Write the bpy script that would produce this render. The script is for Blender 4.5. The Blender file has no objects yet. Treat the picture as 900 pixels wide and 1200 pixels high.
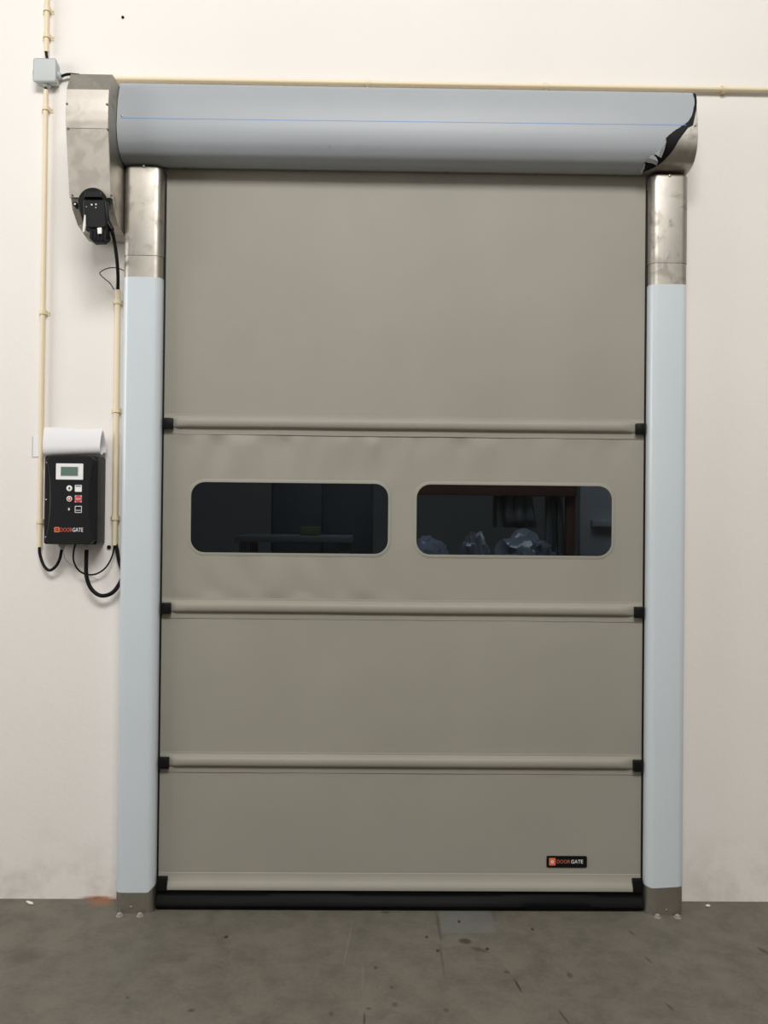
import bpy, bmesh, math, random
from mathutils import Vector, Matrix, noise
from mathutils.geometry import delaunay_2d_cdt
random.seed(4)
PI = math.pi
S = bpy.context.scene
COL = S.collection

# ------------------------------------------------------------------ camera
FPX, PITCH, YAW, ROLL = 940.0, 0.0079, 0.0129, 0.0101
CAM = Vector((-0.0303, -3.0, 1.4227))
_f0 = Vector((math.sin(YAW), math.cos(YAW), 0)); _r0 = Vector((math.cos(YAW), -math.sin(YAW), 0)); _u0 = Vector((0, 0, 1))
FW = _f0*math.cos(PITCH) + _u0*math.sin(PITCH)
_u1 = _u0*math.cos(PITCH) - _f0*math.sin(PITCH)
RT = _r0*math.cos(ROLL) + _u1*math.sin(ROLL)
UP = _u1*math.cos(ROLL) - _r0*math.sin(ROLL)
cd = bpy.data.cameras.new('camera'); cam = bpy.data.objects.new('camera', cd); COL.objects.link(cam)
M = Matrix((RT, UP, -FW)).transposed().to_4x4(); M.translation = CAM
cam.matrix_world = M
cd.sensor_fit = 'VERTICAL'; cd.sensor_height = 36.0; cd.lens = FPX*36.0/1200.0
cd.clip_start = 0.05; cd.clip_end = 60
S.camera = cam

# ------------------------------------------------------------------ world, light, exposure
w = bpy.data.worlds.new('world'); S.world = w; w.use_nodes = True
w.node_tree.nodes['Background'].inputs[0].default_value = (0.75, 0.85, 1.0, 1)
w.node_tree.nodes['Background'].inputs[1].default_value = 0.6
def area(name, loc, target, sx, sy, power, col):
    l = bpy.data.lights.new(name, 'AREA'); l.shape = 'RECTANGLE'; l.size = sx; l.size_y = sy; l.energy = power; l.color = col
    o = bpy.data.objects.new(name, l); COL.objects.link(o); o.location = loc
    o.rotation_euler = (Vector(target) - Vector(loc)).to_track_quat('-Z', 'Y').to_euler()
    return o
# daylight entering through the high windows of the hall (left wall, rear wall)
area('daylight_rear_window', (0.25, -5.0, 5.75), (0.05, 0, 2.2), 3.4, 1.4, 300, (1.0, 0.98, 0.955))
area('daylight_side_window', (-3.88, -1.75, 2.75), (0, -1.2, 2.3), 1.9, 2.0, 54, (1.0, 0.985, 0.965))
# added fill lamp brightening the store room behind the door, no such source seen
area('store_room_fill', (0.6, 1.2, 3.6), (0.3, 3.0, 1.0), 2.4, 0.9, 17, (0.85, 0.92, 1.0))
S.view_settings.view_transform = 'Standard'; S.view_settings.look = 'None'
S.view_settings.gamma = 1.0; S.view_settings.use_curve_mapping = False
S.view_settings.exposure = 0.0

# ------------------------------------------------------------------ pixel -> place
def ray(u, v): return FW + RT*((u-450)/FPX) + UP*((600-v)/FPX)
def P(u, v, Y):                     # the point seen at (u, v) on the plane parallel to the wall at y = Y
    d = ray(u, v); return CAM + d*((Y-CAM.y)/d.y)
def PF(u, v, z=0.0):                # on the floor
    d = ray(u, v); return CAM + d*((z-CAM.z)/d.z)

# ------------------------------------------------------------------ materials
def mat(name, col, rough=0.6, metal=0.0, spec=0.5, coat=0.0, emit=None):
    m = bpy.data.materials.new(name); m.use_nodes = True
    b = m.node_tree.nodes['Principled BSDF']
    b.inputs['Base Color'].default_value = (*col, 1); b.inputs['Roughness'].default_value = rough
    b.inputs['Metallic'].default_value = metal; b.inputs['Specular IOR Level'].default_value = spec
    b.inputs['Coat Weight'].default_value = coat; b.inputs['Coat Roughness'].default_value = 0.15
    return m
class NT:
    def __init__(s, m): s.t = m.node_tree; s.b = s.t.nodes['Principled BSDF']
    def n(s, typ, **kw):
        x = s.t.nodes.new(typ)
        for k, v in kw.items():
            if k in x.inputs: x.inputs[k].default_value = v
            else: setattr(x, k, v)
        return x
    def l(s, a, b): s.t.links.new(a, b)
    def coords(s): return s.n('ShaderNodeTexCoord').outputs['Object']
    def noise(s, scale, detail=4, rough=0.55, vec=None, dist=0.0):
        x = s.n('ShaderNodeTexNoise', Scale=scale, Detail=detail, Roughness=rough, Distortion=dist)
        if vec is not None: s.l(vec, x.inputs['Vector'])
        return x.outputs['Fac']
    def ramp(s, fac, stops):
        r = s.n('ShaderNodeValToRGB'); e = r.color_ramp.elements
        while len(e) < len(stops): e.new(0.5)
        for q, (p, c) in zip(e, stops): q.position = p; q.color = (*c, 1) if len(c) == 3 else c
        s.l(fac, r.inputs[0]); return r.outputs[0]
    def mix(s, fac, a, b, mode='MIX'):
        x = s.n('ShaderNodeMix', data_type='RGBA', blend_type=mode)
        for sock, val in ((x.inputs[0], fac), (x.inputs[6], a), (x.inputs[7], b)):
            if hasattr(val, 'is_output'): s.l(val, sock)
            elif isinstance(val, (int, float)): sock.default_value = val
            else: sock.default_value = (*val, 1)
        return x.outputs[2]
    def mth(s, op, a, b=None, c=None):
        x = s.n('ShaderNodeMath', operation=op)
        for i, v in enumerate((a, b, c)):
            if v is None: continue
            if hasattr(v, 'is_output'): s.l(v, x.inputs[i])
            else: x.inputs[i].default_value = v
        return x.outputs[0]
    def bump(s, h, strength, dist=0.01):
        x = s.n('ShaderNodeBump', Strength=strength, Distance=dist); s.l(h, x.inputs['Height']); s.l(x.outputs[0], s.b.inputs['Normal'])
    def color(s, c): s.l(c, s.b.inputs['Base Color'])
    def rough(s, c): s.l(c, s.b.inputs['Roughness'])
    def spot(s, vec, x, y, rx, ry, ang, soft=0.5, axes='XY'):
        # 1 inside a small rotated ellipse on the surface, 0 outside: the shape of a stain
        sep = s.n('ShaderNodeSeparateXYZ'); s.l(vec, sep.inputs[0])
        dx = s.mth('SUBTRACT', sep.outputs[axes[0]], x); dy = s.mth('SUBTRACT', sep.outputs[axes[1]], y)
        ca, sa = math.cos(ang), math.sin(ang)
        a = s.mth('DIVIDE', s.mth('ADD', s.mth('MULTIPLY', dx, ca), s.mth('MULTIPLY', dy, sa)), rx)
        b = s.mth('DIVIDE', s.mth('SUBTRACT', s.mth('MULTIPLY', dy, ca), s.mth('MULTIPLY', dx, sa)), ry)
        r = s.mth('SQRT', s.mth('ADD', s.mth('MULTIPLY', a, a), s.mth('MULTIPLY', b, b)))
        x_ = s.n('ShaderNodeMapRange', interpolation_type='SMOOTHSTEP'); s.l(r, x_.inputs[0])
        x_.inputs[1].default_value = 1.0-soft; x_.inputs[2].default_value = 1.0+soft*0.3; x_.inputs[3].default_value = 1; x_.inputs[4].default_value = 0
        return x_.outputs[0]

def m_wall():
    m = mat('painted plaster', (0.80, 0.745, 0.69), 0.75, spec=0.25); t = NT(m); c = t.coords()
    n1 = t.noise(1.3, 4, 0.5, c); n2 = t.noise(7, 5, 0.65, c)
    base = t.ramp(n1, [(0.3, (0.80, 0.768, 0.727)), (0.7, (0.83, 0.797, 0.76))])
    # scuffs and grime splashed along the foot of the wall
    sep = t.n('ShaderNodeSeparateXYZ'); t.l(c, sep.inputs[0])
    low = t.n('ShaderNodeMapRange', interpolation_type='SMOOTHSTEP'); t.l(sep.outputs['Z'], low.inputs[0])
    low.inputs[1].default_value = 0.0; low.inputs[2].default_value = 0.34; low.inputs[3].default_value = 1; low.inputs[4].default_value = 0
    patch = t.ramp(n2, [(0.46, (0, 0, 0)), (0.68, (1, 1, 1))])
    f = t.mth('MULTIPLY', t.mth('MULTIPLY', patch, low.outputs[0]), 0.42)
    col = t.mix(f, base, (0.47, 0.43, 0.37))
    p = P(112, 1051, 0)
    col = t.mix(t.mth('MULTIPLY', t.spot(c, p.x+0.01, 0.0, 0.085, 0.013, 0, 0.6, 'XZ'), t.ramp(n2, [(0.35, (0.2,)*3), (0.6, (1,)*3)])), col, (0.36, 0.12, 0.06))
    t.color(col); t.bump(t.noise(45, 4, 0.6, c), 0.10, 0.01)
    return m
def m_floor():
    m = mat('worn concrete', (0.3, 0.28, 0.24), 0.6, spec=0.35); t = NT(m); c = t.coords()
    n1 = t.noise(1.6, 6, 0.6, c, 0.4); n2 = t.noise(9, 6, 0.7, c, 0.3); n3 = t.noise(70, 3, 0.6, c)
    base = t.ramp(n1, [(0.25, (0.108, 0.099, 0.074)), (0.5, (0.140, 0.128, 0.098)), (0.75, (0.170, 0.156, 0.122))])
    base = t.mix(0.5, base, t.ramp(n2, [(0.3, (0.076, 0.070, 0.058)), (0.6, (0.180, 0.166, 0.137))]))
    base = t.mix(0.10, base, t.ramp(n3, [(0.35, (0.075, 0.070, 0.06)), (0.65, (0.21, 0.198, 0.172))]))
    dark = t.ramp(n2, [(0.3, (0.25,)*3), (0.5, (1,)*3)])
    def st(u, v, ru, rv, ang, col, k, base, soft=0.5):
        p = PF(u, v); q = PF(u+ru, v); e = PF(u, v+rv)
        fac = t.mth('MULTIPLY', t.spot(c, p.x, p.y, abs(q.x-p.x), abs(e.y-p.y), ang, soft), k)
        return t.mix(fac, base, col)
    # pale repair patch, cracks, drips, scuffs
    pa, pb, pc = PF(514, 1066), PF(574, 1066), PF(540, 1093)
    sep = t.n('ShaderNodeSeparateXYZ'); t.l(c, sep.inputs[0])
    inx = t.mth('MULTIPLY', t.mth('GREATER_THAN', sep.outputs['X'], pa.x), t.mth('LESS_THAN', sep.outputs['X'], pb.x))
    iny = t.mth('GREATER_THAN', sep.outputs['Y'], pc.y)
    base = t.mix(t.mth('MULTIPLY', t.mth('MULTIPLY', inx, iny), 0.55), base, (0.165, 0.17, 0.165))
    base = st(28, 1122, 26, 12, 0.3, (0.075, 0.07, 0.058), 0.5, base, 0.8)
    base = st(121, 1054, 17, 10, 0, (0.30, 0.14, 0.075), 0.75, base, 0.8)
    for u, v, ru, rv, ang, k in ((545, 1103, 9, 3.5, -0.25, .7), (562, 1113, 13, 2.5, -0.5, .45), (514, 1085, 2.2, 22, 0, .4), (518, 1125, 1.8, 24, 0, .3),
            (607, 1155, 2.0, 9, 0.15, .8), (661, 1192, 2.0, 10, 0.25, .6), (265, 1098, 3, 2, 0, .9), (523, 1184, 4, 3, 0, .4), (440, 1134, 3, 2.5, 0, .6), (224, 1184, 5, 2.5, .2, .6),
            (500, 1098, 2, 2, 0, .9), (538, 1080, 2, 2, 0, .9), (571, 1112, 2.5, 2, 0, .95), (513, 1114, 2.5, 2.5, 0, .8), (624, 1089, 2, 1.8, 0, .9), (459, 1157, 2.5, 2, 0, .55), (594, 1139, 4, 2.5, .4, .5),
            (432, 1182, 4, 2, 0, .45), (463, 1177, 4, 3, 0, .45), (388, 1188, 3, 3, 0, .45), (149, 1169, 2.5, 1.6, 0, .6), (740, 1093, 2.2, 4, .3, .5), (760, 1125, 2, 5, .3, .45), (785, 1180, 2, 6, .3, .55), (896, 1115, 4, 6, .4, .6), (668, 1143, 4, 4, 0, .45), (427, 1195, 1.5, 9, 0, .7), (452, 1069, 6, 1.5, 0, .6)):
        base = st(u, v, ru, rv, ang, (0.028, 0.025, 0.021), k, base)
    for u, v, ru, rv, ang, k in ((408, 1105, 1.3, 32, -0.08, .3), (425, 1145, 1.2, 22, 0, .25)):
        base = st(u, v, ru, rv, ang, (0.26, 0.245, 0.205), k, base)
    t.color(base); t.rough(t.ramp(n1, [(0.3, (0.5,)*3), (0.7, (0.68,)*3)])); t.bump(n3, 0.12, 0.004)
    return m
def m_steel(name, base, blot, rough=0.42):
    m = mat(name, base, rough, 1.0); t = NT(m); c = t.n('ShaderNodeNewGeometry').outputs['Position']
    n = t.noise(16, 4, 0.55, c, 0.6)
    t.color(t.ramp(n, [(0.30, blot), (0.44, base), (0.8, tuple(min(1, x*1.08) for x in base))]))
    t.rough(t.ramp(n, [(0.3, (rough+.16,)*3), (0.55, (rough,)*3)]))
    return m
def m_film(name='pale blue protective film', ca=(0.60, 0.66, 0.70), cb=(0.62, 0.68, 0.72), rough=0.24, spec=0.7):
    m = mat(name, (0.50, 0.59, 0.67), rough, spec=spec); t = NT(m); c = t.coords()
    t.color(t.ramp(t.noise(2.2, 3, 0.5, c), [(0.35, ca), (0.7, cb)]))
    t.bump(t.noise(9, 3, 0.5, c), 0.03, 0.01)
    return m
def m_pvc():
    m = mat('grey beige PVC fabric', (0.36, 0.345, 0.285), 0.55, spec=0.35); t = NT(m); c = t.coords()
    t.color(t.ramp(t.noise(2.5, 4, 0.5, c), [(0.35, (0.305, 0.290, 0.246)), (0.7, (0.328, 0.312, 0.266))]))
    t.bump(t.noise(260, 2, 0.5, c), 0.05, 0.002)
    return m
def m_pane():
    m = bpy.data.materials.new('clear flexible vinyl'); m.use_nodes = True; t = m.node_tree; t.nodes.clear()
    o = t.nodes.new('ShaderNodeOutputMaterial'); mx = t.nodes.new('ShaderNodeMixShader')
    tr = t.nodes.new('ShaderNodeBsdfTransparent'); tr.inputs[0].default_value = (0.72, 0.76, 0.78, 1)
    gl = t.nodes.new('ShaderNodeBsdfGlossy'); gl.inputs['Roughness'].default_value = 0.06
    mx.inputs[0].default_value = 0.012
    t.links.new(tr.outputs[0], mx.inputs[1]); t.links.new(gl.outputs[0], mx.inputs[2]); t.links.new(mx.outputs[0], o.inputs[0])
    return m
FILM_R = m_film('grey blue cover film', (0.35, 0.375, 0.40), (0.37, 0.395, 0.42), 0.42, 0.35); WALL = m_wall(); FLOOR = m_floor(); FILM = m_film(); PVC = m_pvc(); PANE = m_pane()
STEEL = m_steel('brushed stainless steel', (0.41, 0.385, 0.345), (0.27, 0.25, 0.22))
STEEL_D = m_steel('dull stainless steel', (0.43, 0.405, 0.36), (0.34, 0.315, 0.28), 0.45)
STEEL_H = m_steel('wiped stainless steel', (0.64, 0.605, 0.545), (0.54, 0.505, 0.45), 0.42)
SCREW = mat('screw steel', (0.42, 0.40, 0.37), 0.42, 1.0)
BOLT = mat('zinc bolt', (0.34, 0.32, 0.28), 0.6, 0.0)
DSCREW = mat('dark screw head', (0.12, 0.115, 0.11), 0.4, 0.5)
PIN = mat('bright pin', (0.75, 0.74, 0.72), 0.4)
BLACK = mat('black plastic', (0.0045, 0.0045, 0.005), 0.45, spec=0.22)
SEALM = mat('black bottom rubber', (0.003, 0.003, 0.0033), 0.5, spec=0.10)
BLACKM = mat('matt black rubber', (0.004, 0.004, 0.0045), 0.55, spec=0.2)
CASE = mat('charcoal control case', (0.010, 0.0105, 0.012), 0.42, spec=0.28)
BACKING = mat('black film backing', (0.004, 0.004, 0.0045), 0.5, spec=0.2)
FLAP = mat('crinkled silver film', (0.62, 0.63, 0.64), 0.25, 0.2)
BLUE = mat('blue print line', (0.16, 0.30, 0.62), 0.5)
COND = mat('cream PVC conduit', (0.78, 0.675, 0.47), 0.45)
JBOX = mat('light grey plastic', (0.52, 0.55, 0.55), 0.5)
PAPER = mat('white paper', (0.80, 0.79, 0.80), 0.8)
WHITE = mat('white print', (0.85, 0.85, 0.83), 0.5)
LCD = mat('green display glass', (0.13, 0.20, 0.165), 0.25)
RED = mat('red print', (0.62, 0.05, 0.07), 0.5)
ORANGE = mat('orange print', (0.72, 0.17, 0.08), 0.5)
ORANGE_D = mat('dull orange lettering', (0.55, 0.12, 0.07), 0.5)
GREYM = mat('grey plastic gland', (0.42, 0.42, 0.41), 0.5)
PLASTER = mat('plaster chip', (0.75, 0.72, 0.66), 0.8)
DARKWALL = mat('store room paint', (0.42, 0.42, 0.42), 0.8)
STORE = mat('dark painted cabinet', (0.06, 0.07, 0.085), 0.5)
STORE2 = mat('grey shelf metal', (0.22, 0.23, 0.24), 0.5)
WRAP = mat('translucent stretch wrap', (0.30, 0.33, 0.40), 0.22, coat=0.6)
SHEET = mat('milky plastic sheet', (0.42, 0.45, 0.46), 0.4)
BROWN = mat('red brown reflection tint', (0.16, 0.07, 0.05), 0.6)
OLIVE = mat('olive carton', (0.16, 0.17, 0.08), 0.7)

# ------------------------------------------------------------------ builders
def wloc(o):
    v = Vector((0, 0, 0))
    while o is not None: v += o.location; o = o.parent
    return v
def thing(name, label, cat, loc, group=None):
    o = bpy.data.objects.new(name, None); COL.objects.link(o); o.location = loc; o.empty_display_size = 0.05
    o['label'] = label; o['category'] = cat
    if group: o['group'] = group
    return o
def tag(o, label, cat, group=None):
    o['label'] = label; o['category'] = cat
    if group: o['group'] = group
    return o
def obj(name, bm, m, parent=None, angle=35, origin=None, label=None):
    """bm holds world coordinates; origin defaults to the parent's place (or the mesh's foot for a top-level mesh)"""
    bmesh.ops.recalc_face_normals(bm, faces=bm.faces)
    ca = math.radians(angle)
    for f in bm.faces: f.smooth = True
    for e in bm.edges:
        e.smooth = not (len(e.link_faces) == 2 and e.calc_face_angle(0) > ca)
    if parent is None:
        if origin is None:
            xs = [v.co for v in bm.verts]
            origin = Vector(((min(p.x for p in xs)+max(p.x for p in xs))/2, (min(p.y for p in xs)+max(p.y for p in xs))/2, min(p.z for p in xs)))
    else: origin = wloc(parent)
    bmesh.ops.translate(bm, verts=bm.verts, vec=-Vector(origin))
    me = bpy.data.meshes.new(name); bm.to_mesh(me); bm.free(); me.materials.append(m)
    o = bpy.data.objects.new(name, me); COL.objects.link(o)
    if parent is None: o.location = origin
    else: o.parent = parent
    if label: o['label'] = label
    return o
def struct(name, bm, m, parent=None):
    o = obj(name, bm, m, parent, origin=Vector((0, 0, 0)) if parent is None else None)
    if parent is None: o['kind'] = 'structure'
    for f in o.data.polygons: f.use_smooth = False
    return o
def BM(): return bmesh.new()
def box(bm, x0, x1, y0, y1, z0, z1, bev=0.0, seg=2):
    r = bmesh.ops.create_cube(bm, size=1.0); vs = r['verts']
    bmesh.ops.scale(bm, verts=vs, vec=(abs(x1-x0), abs(y1-y0), abs(z1-z0)))
    bmesh.ops.translate(bm, verts=vs, vec=((x0+x1)/2, (y0+y1)/2, (z0+z1)/2))
    if bev > 0:
        es = list({e for v in vs for e in v.link_edges})
        bmesh.ops.bevel(bm, geom=es, offset=bev, segments=seg, affect='EDGES', profile=0.5)
    return bm
def prism(bm, pts, vec):            # closed 3-D polygon pushed along vec
    a = [bm.verts.new(p) for p in pts]; b = [bm.verts.new(Vector(p)+Vector(vec)) for p in pts]; n = len(pts)
    bm.faces.new(a); bm.faces.new(b[::-1])
    for i in range(n): bm.faces.new((a[i], b[i], b[(i+1) % n], a[(i+1) % n]))
    return bm
def loft(bm, rings, closed=True, cap=True):
    R_ = [[bm.verts.new(p) for p in r] for r in rings]; n = len(rings[0])
    for A, B in zip(R_, R_[1:]):
        for i in range(n if closed else n-1): bm.faces.new((A[i], A[(i+1) % n], B[(i+1) % n], B[i]))
    if cap and closed: bm.faces.new(R_[0][::-1]); bm.faces.new(R_[-1])
    return bm
def smooth_path(pts, k=8):
    pts = [Vector(p) for p in pts]
    if len(pts) < 3: return pts
    out = []; q = [2*pts[0]-pts[1]] + pts + [2*pts[-1]-pts[-2]]
    for i in range(1, len(q)-2):
        for j in range(k):
            s = j/k; p0, p1, p2, p3 = q[i-1:i+3]
            out.append(0.5*((2*p1)+(p2-p0)*s+(2*p0-5*p1+4*p2-p3)*s*s+(3*p1-p0-3*p2+p3)*s**3))
    out.append(pts[-1]); return out
def tube(bm, pts, r, seg=12, smooth=True, k=8):
    ps = smooth_path(pts, k) if smooth else [Vector(p) for p in pts]
    t0 = (ps[1]-ps[0]).normalized(); a = t0.cross(Vector((0, 0, 1)))
    if a.length < 0.05: a = t0.cross(Vector((0, 1, 0)))
    a.normalize(); rings = []
    for i, p in enumerate(ps):
        t = (ps[min(i+1, len(ps)-1)]-ps[max(i-1, 0)]).normalized()
        a = (a-t*a.dot(t)).normalized(); b = t.cross(a)
        rr = r if not callable(r) else r(i/(len(ps)-1))
        rings.append([p+(a*math.cos(2*PI*j/seg)+b*math.sin(2*PI*j/seg))*rr for j in range(seg)])
    return loft(bm, rings)
def lathe(bm, c, axis, prof, seg=20):   # prof: (distance along axis, radius)
    axis = Vector(axis).normalized(); a = axis.orthogonal().normalized(); b = axis.cross(a)
    return loft(bm, [[Vector(c)+axis*d+(a*math.cos(2*PI*j/seg)+b*math.sin(2*PI*j/seg))*r for j in range(seg)] for d, r in prof])
def rrect(x0, x1, z0, z1, r, n=8):
    out = []
    for cx, cz, a0 in ((x1-r, z1-r, 0), (x0+r, z1-r, 90), (x0+r, z0+r, 180), (x1-r, z0+r, 270)):
        for k in range(n+1):
            a = math.radians(a0+90*k/n); out.append((cx+r*math.cos(a), cz+r*math.sin(a)))
    return out
def plate(bm, pts2, y0, y1):            # 2-D outline (x, z) given thickness between two y planes
    return prism(bm, [(x, y0, z) for x, z in pts2], (0, y1-y0, 0))
def screw(name, c, axis, r, parent, h=None):
    h = h or r*0.5
    return obj(name, lathe(BM(), c, axis, [(-0.002, r*0.9), (0, r), (h*0.5, r*0.95), (h, r*0.55), (h, r*0.2), (h*0.5, r*0.12)], 14), SCREW, parent)
_txt = 0
def text_mesh(name, s, m, parent, p0, width, height, y, th=0.0004, label=None):
    """block lettering set flat on the plane y, lower left corner at p0 (x, z), stretched to width x height"""
    cu = bpy.data.curves.new(name, 'FONT'); cu.body = s; cu.extrude = 0.5; cu.resolution_u = 3; cu.offset = 0.004
    to = bpy.data.objects.new(name, cu); COL.objects.link(to)
    dg = bpy.context.evaluated_depsgraph_get(); me = bpy.data.meshes.new_from_object(to.evaluated_get(dg))
    COL.objects.unlink(to); bpy.data.objects.remove(to)
    xs = [v.co.x for v in me.vertices]; ys = [v.co.y for v in me.vertices]
    x0, x1, y0, y1 = min(xs), max(xs), min(ys), max(ys)
    bm = BM(); bm.from_mesh(me); bpy.data.meshes.remove(me)
    for v in bm.verts:
        v.co = Vector((p0[0]+(v.co.x-x0)/(x1-x0)*width, y-th*(v.co.z+0.5), p0[1]+(v.co.y-y0)/(y1-y0)*height))
    return obj(name, bm, m, parent, label=label)

# ------------------------------------------------------------------ setting
Y0 = -0.057                        # plane of the curtain
YP = -0.107                        # front plane of the guide posts
XL, XR, ZTOP = -0.9437, 1.1051, 2.692
XLI = P(190, 600, YP).x + 0.0025; XRI = P(762.5, 600, YP).x - 0.0015
XLI = P(189.5, 240, YP).x; XRI = P(763.5, 240, YP).x
SEAL = 0.0048
CX0, CX1 = XLI+SEAL, XRI-SEAL      # curtain edges
OX0, OX1, OZ = XLI-0.06, XRI+0.06, 2.80
HX0, HX1, HY, HZ = -4.0, 4.6, -5.2, 6.9
struct('floor', box(BM(), HX0-0.2, HX1+0.2, HY-0.2, 6.2, -0.2, 0.0), FLOOR)
def wall_with_hole(name, m, axis, c, th, a0, a1, b0, b1, holes):
    """wall across `axis` at coordinate c (thickness th) spanning a0..a1 and z b0..b1 with rectangular holes"""
    bm = BM(); xs = sorted({a0, a1, *[h[0] for h in holes], *[h[1] for h in holes]}); zs = sorted({b0, b1, *[h[2] for h in holes], *[h[3] for h in holes]})
    for i in range(len(xs)-1):
        for j in range(len(zs)-1):
            mx, mz = (xs[i]+xs[i+1])/2, (zs[j]+zs[j+1])/2
            if any(h[0] < mx < h[1] and h[2] < mz < h[3] for h in holes): continue
            if axis == 'y': box(bm, xs[i], xs[i+1], c, c+th, zs[j], zs[j+1])
            else: box(bm, c, c+th, xs[i], xs[i+1], zs[j], zs[j+1])
    bmesh.ops.remove_doubles(bm, verts=bm.verts, dist=1e-5)
    seen = {}
    for f in list(bm.faces):
        k = frozenset(v.index for v in f.verts)
    bm.verts.index_update()
    for f in list(bm.faces):
        k = frozenset(v.index for v in f.verts); seen.setdefault(k, []).append(f)
    for fs in seen.values():
        if len(fs) > 1: bmesh.ops.delete(bm, geom=fs, context='FACES_ONLY')
    return struct(name, bm, m)
wall_with_hole('wall_back', WALL, 'y', 0.0, 0.2, HX0, HX1, 0.0, HZ, [(OX0, OX1, 0.0, OZ)])
WP = mat('hall paint', (0.46, 0.44, 0.41), 0.8, spec=0.2)
wall_with_hole('wall_left', WP, 'x', HX0-0.2, 0.2, HY, 0.0, 0.0, HZ, [(-2.75, -0.75, 1.65, 3.85)])
struct('wall_right', box(BM(), HX1, HX1+0.2, HY, 0.2, 0, HZ), WP)
wall_with_hole('wall_front', WP, 'y', HY-0.2, 0.2, HX0, HX1, 0, HZ, [(-1.7, 1.9, 4.95, 6.55)])
struct('ceiling', box(BM(), HX0-0.2, HX1+0.2, HY-0.2, 0.2, HZ, HZ+0.2), mat('ceiling sheet', (0.40, 0.39, 0.37), 0.8))
for n_, ax, c, a0, a1, b0, b1 in ((1, 'x', HX0-0.14, -2.75, -0.75, 1.65, 3.85), (2, 'y', HY-0.14, -1.7, 1.9, 4.95, 6.55)):
    bm = BM(); t_ = 0.05
    cols = [a0+(a1-a0)*k/4 for k in range(5)]
    def bar(p0, p1, q0, q1):
        if ax == 'x': box(bm, c, c+0.06, p0, p1, q0, q1)
        else: box(bm, p0, p1, c, c+0.06, q0, q1)
    for k in cols: bar(max(a0, k-t_/2), min(a1, k+t_/2), b0, b1)
    bar(a0, a1, b0, b0+t_); bar(a0, a1, b1-t_, b1)
    struct('window_%d' % n_, bm, mat('window frame paint %d' % n_, (0.6, 0.6, 0.6), 0.5))
# store room behind the door
SX0, SX1, SY = -2.4, 3.2, 6.0
bm = BM(); box(bm, SX0-0.1, SX0, 0.2, SY, 0, 3.8); struct('wall_store_left', bm, DARKWALL)
bm = BM(); box(bm, SX1, SX1+0.1, 0.2, SY, 0, 3.8); struct('wall_store_right', bm, DARKWALL)
bm = BM(); box(bm, SX0-0.1, SX1+0.1, SY, SY+0.1, 0, 3.8); struct('wall_store_back', bm, DARKWALL)
bm = BM(); box(bm, SX0-0.1, SX1+0.1, 0.2, SY+0.1, 3.8, 3.9); struct('ceiling_store', bm, DARKWALL)

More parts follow.
